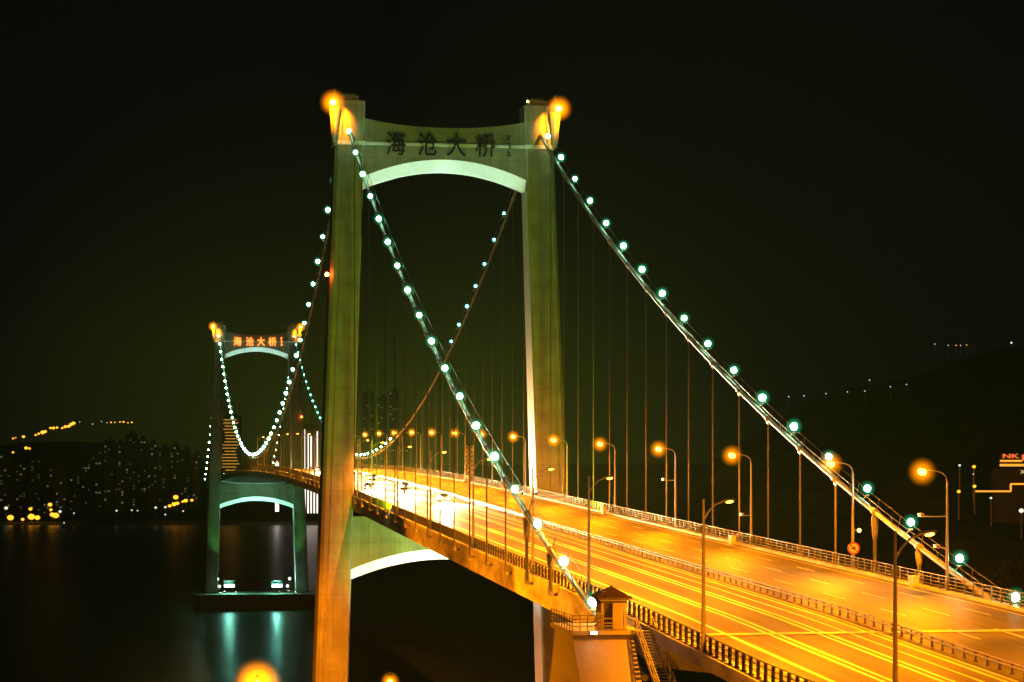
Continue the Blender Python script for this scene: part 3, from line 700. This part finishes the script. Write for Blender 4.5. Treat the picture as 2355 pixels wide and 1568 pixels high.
# the dark wooded hill that carries those lights
def back_h(i, j, u, d): 
    px = 1177+u/d*FPX
    return -64+sm(1500, 2700, d)*0
vs = []; nx, ny = 60, 24
for j in range(ny+1):
    d = 1150+1100*j/ny
    for i in range(nx+1):
        px = 1350+1500*i/nx; u = (px-1177)/FPX*d
        v = 1085-205*sm(1500, 2000, px)-95*sm(1950, 2330, px)     # skyline at the crest
        crest = CAM.z+(1067-v)/FPX*1900
        z = -64+(crest+58)*sm(1150, 1900, d)*sm(2600, 1880, d)+8*noise.noise(Vector((u*.006, d*.006, 5)))*sm(1200, 1500, d)*sm(2250, 2000, d)
        x = CAM.x+u*math.cos(YAW)-d*math.sin(YAW); y = CAM.y+u*math.sin(YAW)+d*math.cos(YAW)
        vs.append((x, y, z))
tag(MB().add(vs, [(j*(nx+1)+i, j*(nx+1)+i+1, (j+1)*(nx+1)+i+1, (j+1)*(nx+1)+i) for j in range(ny) for i in range(nx)], True).build('hill', M['hill']), kind='structure')

win = {k: MB().box((0, 0, 0), (1, .3, 1)).mesh('window', M[k]) for k in ('win_warm', 'win_white', 'win_dim')}
def block(u, v0, v1, w, d, nwin, label, seed, name='tower_block'):
    """distant block of flats: plinth, shaft, stepped roof and its few lit windows"""
    rn = random.Random(seed)
    p = pix(u, v1, d); H = (v1-v0)/FPX*d; Wd = w/FPX*d; dp = Wd*.8
    t = thing(name, label, 'building', (p.x, p.y, p.z), YAW, 'blocks of flats across the water')
    b = MB(); b.box((0, dp/2, H/2), (Wd, dp, H)); b.box((-Wd*.28, -.4, H*.48), (Wd*.2, .8, H*.96)); b.box((Wd*.28, -.4, H*.48), (Wd*.2, .8, H*.96)); b.build('wall', M['wall'], t)
    r = MB(); r.box((0, dp/2, H+.6), (Wd*1.03, dp*1.03, 1.2)); r.box((Wd*.1, dp/2, H+3), (Wd*.4, dp*.4, 4)); r.build('roof', M['wall'], t)
    MB().box((0, dp/2, 1.5), (Wd*1.3, dp*1.3, 3)).build('podium', M['wall'], t)
    cols = max(3, int(Wd/4)); rows = max(4, int(H/3.2)); used = set()
    for _ in range(max(5, int(nwin*.6))):
        c, q = rn.randrange(cols), rn.randrange(rows)
        if (c, q) in used: continue
        used.add((c, q)); x = -Wd/2+Wd*(c+.5)/cols
        inst('window', win[rn.choice(('win_warm', 'win_white', 'win_dim', 'win_dim', 'win_dim'))], t, (x, -1.0, 2+(H-3)*(q+.5)/rows), (0, 0, 0), (2.2, 1, 1.9))
    return t
where = ['at the far left edge of the shore', 'behind the left waterfront lamps', 'below the hillside lights', 'right of the hillside lights', 'in the middle of the left shore', 'under the ridge line lights', 'right of the ridge line lights', 'near the far tower on the left shore']
spec = [(12, 1045, 1188, 26, 16), (48, 1060, 1186, 24, 18), (82, 1050, 1185, 22, 20), (110, 1070, 1186, 22, 14), (140, 1055, 1180, 26, 10), (172, 1062, 1178, 24, 12), (198, 1040, 1176, 20, 18), (222, 1030, 1176, 22, 16), (250, 1015, 1175, 22, 18), (275, 1022, 1175, 20, 20), (300, 1000, 1174, 24, 22), (326, 1012, 1173, 20, 16), (350, 1020, 1172, 22, 20), (376, 1030, 1170, 24, 14), (402, 1025, 1168, 20, 18), (426, 1035, 1166, 22, 12), (452, 1045, 1165, 18, 8)]
kinds = ['tall narrow', 'broad', 'slim dark']
for k, (u, v0, v1, w, nw) in enumerate(spec):
    block(u, v0, v1, w, 2500+40*(k % 4), nw, f'dim {kinds[k % 3]} block of flats on the far left shore, {nth(k+1)} along it', 100+k)
for k, (u, v0, v1, w, nw) in enumerate([(846, 905, 1150, 26, 16), (878, 915, 1150, 22, 26), (905, 900, 1150, 22, 24), (935, 960, 1150, 24, 10)]):
    block(u, v0, v1, w, 2700, nw, f'tall dark block with lit windows seen through the near tower, {nth(k+1)} along', 300+k)
# two blocks dressed with light strips
def strip_block(u, v0, v1, w, d, label, cat_mat, vertical, n):
    p = pix(u, v1, d); H = (v1-v0)/FPX*d; Wd = w/FPX*d; dp = Wd*.7
    t = thing('tower_block', label, 'building', p, YAW)
    b = MB(); b.box((0, dp/2, H/2), (Wd, dp, H)); b.box((0, dp/2, H+2), (Wd*.6, dp*.6, 4)); b.build('wall', M['wall'], t)
    MB().box((0, dp/2, H+.4), (Wd*1.04, dp*1.04, .8)).build('roof', M['wall'], t)
    rn = random.Random(n)
    for k in range(n):
        if vertical:
            h = H*rn.uniform(.86, 1.0); inst('light_strip', SB[cat_mat], t, (-Wd/2+Wd*(k+.5)/n, -.5, h/2), (0, 0, 0), (1.15, 1, h))
        else:
            f = .55 if k > n*.55 else 1.0
            inst('light_strip', SB[cat_mat], t, (-Wd*(1-rn.uniform(.7, 1))/2*f, -.5, 2+(H-2)*k/n), (0, 0, 0), (Wd*rn.uniform(.6, .98), 1, .8))
SB = {k: MB().box((0, 0, 0), (1, .4, 1)).mesh('light_strip', M[k]) for k in ('strip', 'strip_o')}
strip_block(712, 982, 1180, 42, 2450, 'block with tall white vertical light strips right of the far tower', 'strip', True, 6)
strip_block(637, 1052, 1176, 9, 2440, 'narrow block with white vertical light strips seen under the far deck', 'strip', True, 3)
strip_block(532, 958, 1150, 40, 2500, 'tall block banded with orange light strips behind the far tower', 'strip_o', False, 26)

# lit building with roof signs at the right edge
p0 = pix(2322, 1140, 720); px = 720/FPX
t = thing('sign_building', 'low building with glowing red and orange roof signs at the right edge', 'building', p0, YAW)
MB().box((3, 5, 0), (14, 10, 18)).build('wall', M['wall'], t)
b = MB(); b.box((-5.6, 0, 1.5), (11.6, .3, .55)); b.box((.2, 0, 2.7), (.6, .3, 2.4)); b.box((4.2, 0, 3.9), (8, .3, .55)); b.build('eaves_light', M['strip_w'] if 'strip_w' in M else M['neon_orange'], t)
b = MB(); b.box((.9, 0, 10.1), (8.6, .3, .8)); b.box((.3, 0, 11.5), (7.2, .3, .6)); b.build('sign_band', M['neon_orange'], t)
b = MB(); b.box((.6, .2, 12.3), (8.0, .2, 3.2)); b.build('sign_board', M['wall'], t)
MB().box((4.4, -.05, 12.6), (.9, .3, 1.9)).build('sign_end', M['neon_red'], t)
def word(txt, parent, loc, w, h, mt, name):
    c = bpy.data.curves.new('char', 'FONT'); c.body = txt; c.size = 1; c.extrude = .03; c.offset = .02
    o = bpy.data.objects.new('char', c); COL.objects.link(o); bpy.context.view_layer.update()
    me = bpy.data.meshes.new_from_object(o.evaluated_get(bpy.context.evaluated_depsgraph_get())); bpy.data.objects.remove(o)
    xs = [v.co.x for v in me.vertices]; ys = [v.co.y for v in me.vertices]
    for v in me.vertices: v.co.x = (v.co.x-(min(xs)+max(xs))/2)/(max(xs)-min(xs)); v.co.y = (v.co.y-(min(ys)+max(ys))/2)/(max(ys)-min(ys))
    me.materials.clear(); me.materials.append(mt)
    return inst(name, me, parent, loc, (PI/2, 0, 0), (w, h, 3))
word('NK', t, (.3, -.05, 13.1), 5.4, 1.4, M['neon_red'], 'sign_letters')
word('XIH', t, (5.0, -.05, 7.9), 3.4, 1.2, M['neon_pale'], 'sign_letters')
MB().box((5, .2, 6.6), (5.0, .3, 3.6)).build('sign_board', M['wall'], t)
for k, (u, v, r, g) in enumerate(sorted([(2206, 1070, .35, 'far_white'), (2239, 1073, .5, 'far_globe'), (2240, 1118, .5, 'far_globe'), (2204, 1130, .5, 'far_globe'), (2278, 1145, .35, 'far_white'), (2348, 1174, .7, 'far_white'), (2238, 1090, .25, 'far_white')])):
    far_lamp(u, v, 700, r, f'small light on the dark slope beside the roof signs, {nth(k+1)} of them from the left', 'lights beside the roof signs', g)

# far-pier lights
for k, (u, v, g) in enumerate([(500, 1331, 'far_white'), (504, 1348, 'far_white'), (666, 1330, 'far_white'), (661, 1347, 'far_white')]):
    t = thing('pile_cap_lamp', f'small white lamp on the far pile cap, {nth(k+1)} from its left end', 'lamp', pix(u, v, 1006))
    MB().ball((0, 0, 0), .75, 8, 5).build('lamp_globe', M['far_white'], t); MB().tube([(0, 0, -2), (0, 0, -.5)], .08, 5).build('stem', M['pole'], t)
for u, lab in ((527, 'left'), (637, 'right')):
    t = thing('cyan_floodlight', f'bright cyan floodlight bank on the {lab} of the far pile cap', 'floodlight', pix(u, 1347, 1004), YAW)
    b = MB()
    for k in range(4): b.box((-1.7+1.15*k, 0, 0), (1.0, .5, 1.0))
    b.build('lamp_bank', M['cyan'], t)
    r = MB()
    for k in range(6): r.tube([(-2.4+k*.95, .4, -.6), (-2.4+k*.95, .4, 2.4)], .07, 4)
    r.tube([(-2.4, .4, 2.3), (2.4, .4, 2.3)], .07, 4); r.build('guard_rail', M['pole'], t)
    light('POINT', 'flood_lamp', t, (0, -1.2, .6), 3500, (.25, 1, .7), .5)

# small boat off the left shore
t = thing('boat', 'small dark boat with one light off the far left shore', 'boat', pix(148, 1214, 2240), .4)
MB().loft([[(x*a, y, z) for x, z in ((-2, 1.6), (-1.4, 0), (1.4, 0), (2, 1.6))] for y, a in ((-9, .05), (-6, .7), (0, 1), (7, .9))]).build('hull', M['hull'], t)
MB().box((0, 3, 3), (2.6, 4, 2.8)).build('cabin', M['signwhite'], t)
MB().ball((0, 1, 5.4), .7, 8, 5).build('mast_lamp', M['far_white'], t); MB().tube([(0, 1, 1.4), (0, 1, 5)], .1, 5).build('mast', M['pole'], t)

# ---- park lamps on the near bank (below the bridge)
def park_lamp(label, loc, h, power, base, rs=3.4, aim=None, cone=100):
    t = thing('park_lamp', label, 'street lamp', (loc[0], loc[1], base), 0, 'lamps on the near bank')
    L = loc[2]-base
    MB().tube([(0, 0, 0), (0, 0, L-.5)], [.16, .08], 8).build('pole', M['pole'], t)
    MB().lathe([(.5, L+1.0), (.55, L+1.06), (.1, L+1.3)], 10).build('hood', M['dark'], t)
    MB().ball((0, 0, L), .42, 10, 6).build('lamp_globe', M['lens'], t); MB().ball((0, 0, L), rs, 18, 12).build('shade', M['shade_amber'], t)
    if aim: light('SPOT', 'lamp_light', t, (0, 0, L-1.2), power, SOD, .2, Vector(aim)-Vector((loc[0], loc[1], base)), cone, .6)
    else: light('POINT', 'lamp_light', t, (0, 0, L-1.2), power, SOD, .2)
def gz(x, y): return shore_h(x, y)-.5
for lab, u, v, d, pw in (('park lamp on the bank left of the near tower, its globe at the lower edge', 592, 1571, 336, 420000), ('park lamp under the near tower between its two legs', 897, 1567, 352, 14000)):
    p = pix(u, v, d); park_lamp(lab, p, 9, pw, gz(p.x, p.y), 4.2 if pw > 50000 else 1.8, (-19.5, -4, -42) if pw > 50000 else None, 84)
park_lamp('park lamp on the bank in front of the pavilion pier', (-21.5, -275, -20), 9, 75000, gz(-21.5, -275))
park_lamp('park lamp on the bank below the railing side of the deck', (-38, -95, -27), 9, 150000, gz(-38, -95), 3.4, (-16, -110, -2))
park_lamp('park lamp on the bank beside the middle of the near side span', (-37, -150, -27), 9, 150000, gz(-37, -150), 3.4, (-16, -165, -2))
park_lamp('park lamp on the bank beside the pier end of the near side span', (-40, -168, -27), 9, 420000, gz(-40, -168), 3.4, (-16, -198, -2), 72)

# ---- trees on the right slope
def tree_mesh(seed, H):
    rn = random.Random(seed); tr = MB(); tr.tube([(0, 0, -.5), (.1, 0, H*.3), (.05, .1, H*.62)], [.28, .2, .08], 7)
    cl = []
    for k in range(7):
        a = rn.uniform(0, 2*PI); z = H*rn.uniform(.3, .6); e = Vector((math.cos(a)*H*.24, math.sin(a)*H*.24, z+H*rn.uniform(.1, .28)))
        tr.tube([(0, 0, z*.8), tuple(e)], [.1, .03], 5); cl.append(e)
    cl.append(Vector((0, 0, H*.85)))
    lf = MB()
    for e in cl:
        for _ in range(80):
            q = e+Vector((rn.gauss(0, 1), rn.gauss(0, 1), rn.gauss(0, .7)))*H*.085; n = Vector((rn.gauss(0, 1), rn.gauss(0, 1), rn.gauss(0, 1)+.6)).normalized()
            a = n.orthogonal().normalized(); b2 = n.cross(a); s = H*rn.uniform(.025, .05)
            lf.add([q+a*s, q+b2*s*.6, q-a*s, q-b2*s*.6], [(0, 1, 2, 3)])
    return tr.mesh('trunk', M['bark']), lf.mesh('crown', M['leaf'])
TM = [tree_mesh(11+k, h) for k, h in enumerate((8, 10, 7))]
rt = random.Random(3); k = 0
cand = []
while len(cand) < 46:
    d = rt.uniform(250, 620); u = rt.uniform(1880, 2420)
    p = pix(u, 1067, d)
    if p.x < 34 or not (-400 < p.y < 700): continue
    z = hill_h(p.x, p.y)
    if 1067-(z+8-CAM.z)/d*FPX > 1500: continue
    cand.append((d, u, p.x, p.y, z))
cand.sort()
kindn = ['rounded', 'tall', 'low bushy']
for k, (d, u, x, y, z) in enumerate(cand):
    q = k % 3
    t = thing('tree', f'dark {kindn[q]} tree on the slope right of the bridge, {nth(k+1)} from the camera', 'tree', (x, y, z-.2), rt.uniform(0, 6), 'trees on the right slope')
    inst('trunk', TM[q][0], t); inst('crown', TM[q][1], t)

# ------------------------------------------------------------------ haze over the water
HZ = 0.00002
if HZ:
    hz = MB().box((0, 1900, 70), (9000, 7600, 280)).build('haze', [])
    m = bpy.data.materials.new('night_haze'); m.use_nodes = True; nt = m.node_tree; nt.nodes.clear()
    o = nt.nodes.new('ShaderNodeOutputMaterial'); v = nt.nodes.new('ShaderNodeVolumePrincipled')
    v.inputs['Color'].default_value = (.6, 1, .3, 1); v.inputs['Density'].default_value = HZ; v.inputs['Anisotropy'].default_value = .55
    nt.links.new(v.outputs[0], o.inputs['Volume']); hz.data.materials.append(m)
    tag(hz, kind='stuff')

# ------------------------------------------------------------------ sky: night, town glow near the horizon
w = bpy.data.worlds.new('World'); sc.world = w; w.use_nodes = True; nt = w.node_tree; bg = nt.nodes['Background']
tc = nt.nodes.new('ShaderNodeTexCoord'); sx = nt.nodes.new('ShaderNodeSeparateXYZ'); cr = nt.nodes.new('ShaderNodeValToRGB')
e = cr.color_ramp.elements
e[0].position = 0; e[0].color = (.0088, .0118, .0, 1)
e[1].position = .17; e[1].color = (0, 0, 0, 1)
x = e.new(.05); x.color = (.0088, .0118, .0, 1)
x = e.new(.1); x.color = (.0035, .0045, .0, 1)
nt.links.new(tc.outputs['Generated'], sx.inputs[0]); nt.links.new(sx.outputs['Z'], cr.inputs[0])
dv = nt.nodes.new('ShaderNodeVectorMath'); dv.operation = 'DOT_PRODUCT'      # the town's glow is strongest over the far tower
gd = (pix(850, 1000, 100)-CAM).normalized(); dv.inputs[1].default_value = gd
mr = nt.nodes.new('ShaderNodeMapRange'); mr.inputs[1].default_value = .9835; mr.inputs[2].default_value = .9995
nt.links.new(tc.outputs['Generated'], dv.inputs[0]); nt.links.new(dv.outputs['Value'], mr.inputs[0])
mm = nt.nodes.new('ShaderNodeMix'); mm.data_type = 'RGBA'; mm.blend_type = 'MULTIPLY'; mm.inputs[0].default_value = 1
nt.links.new(cr.outputs[0], mm.inputs[6]); nt.links.new(mr.outputs[0], mm.inputs[7])
ad = nt.nodes.new('ShaderNodeMix'); ad.data_type = 'RGBA'; ad.blend_type = 'ADD'; ad.inputs[0].default_value = 1
nt.links.new(mm.outputs[2], ad.inputs[6]); ad.inputs[7].default_value = (.0015, .0015, .0017, 1)
nt.links.new(ad.outputs[2], bg.inputs['Color'])
bg.inputs['Strength'].default_value = 1
ml = bpy.data.lights.new('moon', 'SUN'); ml.energy = .012; ml.angle = math.radians(.5); ml.color = (.85, 1, .55)
mo = bpy.data.objects.new('moon', ml); COL.objects.link(mo); mo.rotation_euler = (math.radians(50), 0, math.radians(-40))

# ------------------------------------------------------------------ render settings
sc.view_settings.view_transform = 'Standard'; sc.view_settings.look = 'None'; sc.view_settings.exposure = 0; sc.view_settings.gamma = 1
c = sc.cycles
c.use_denoising = True; c.use_light_tree = True
c.max_bounces = 4; c.diffuse_bounces = 2; c.glossy_bounces = 3; c.volume_bounces = 0; c.transparent_max_bounces = 8
c.sample_clamp_indirect = 4; c.sample_clamp_direct = 0
c.caustics_reflective = False; c.caustics_refractive = False
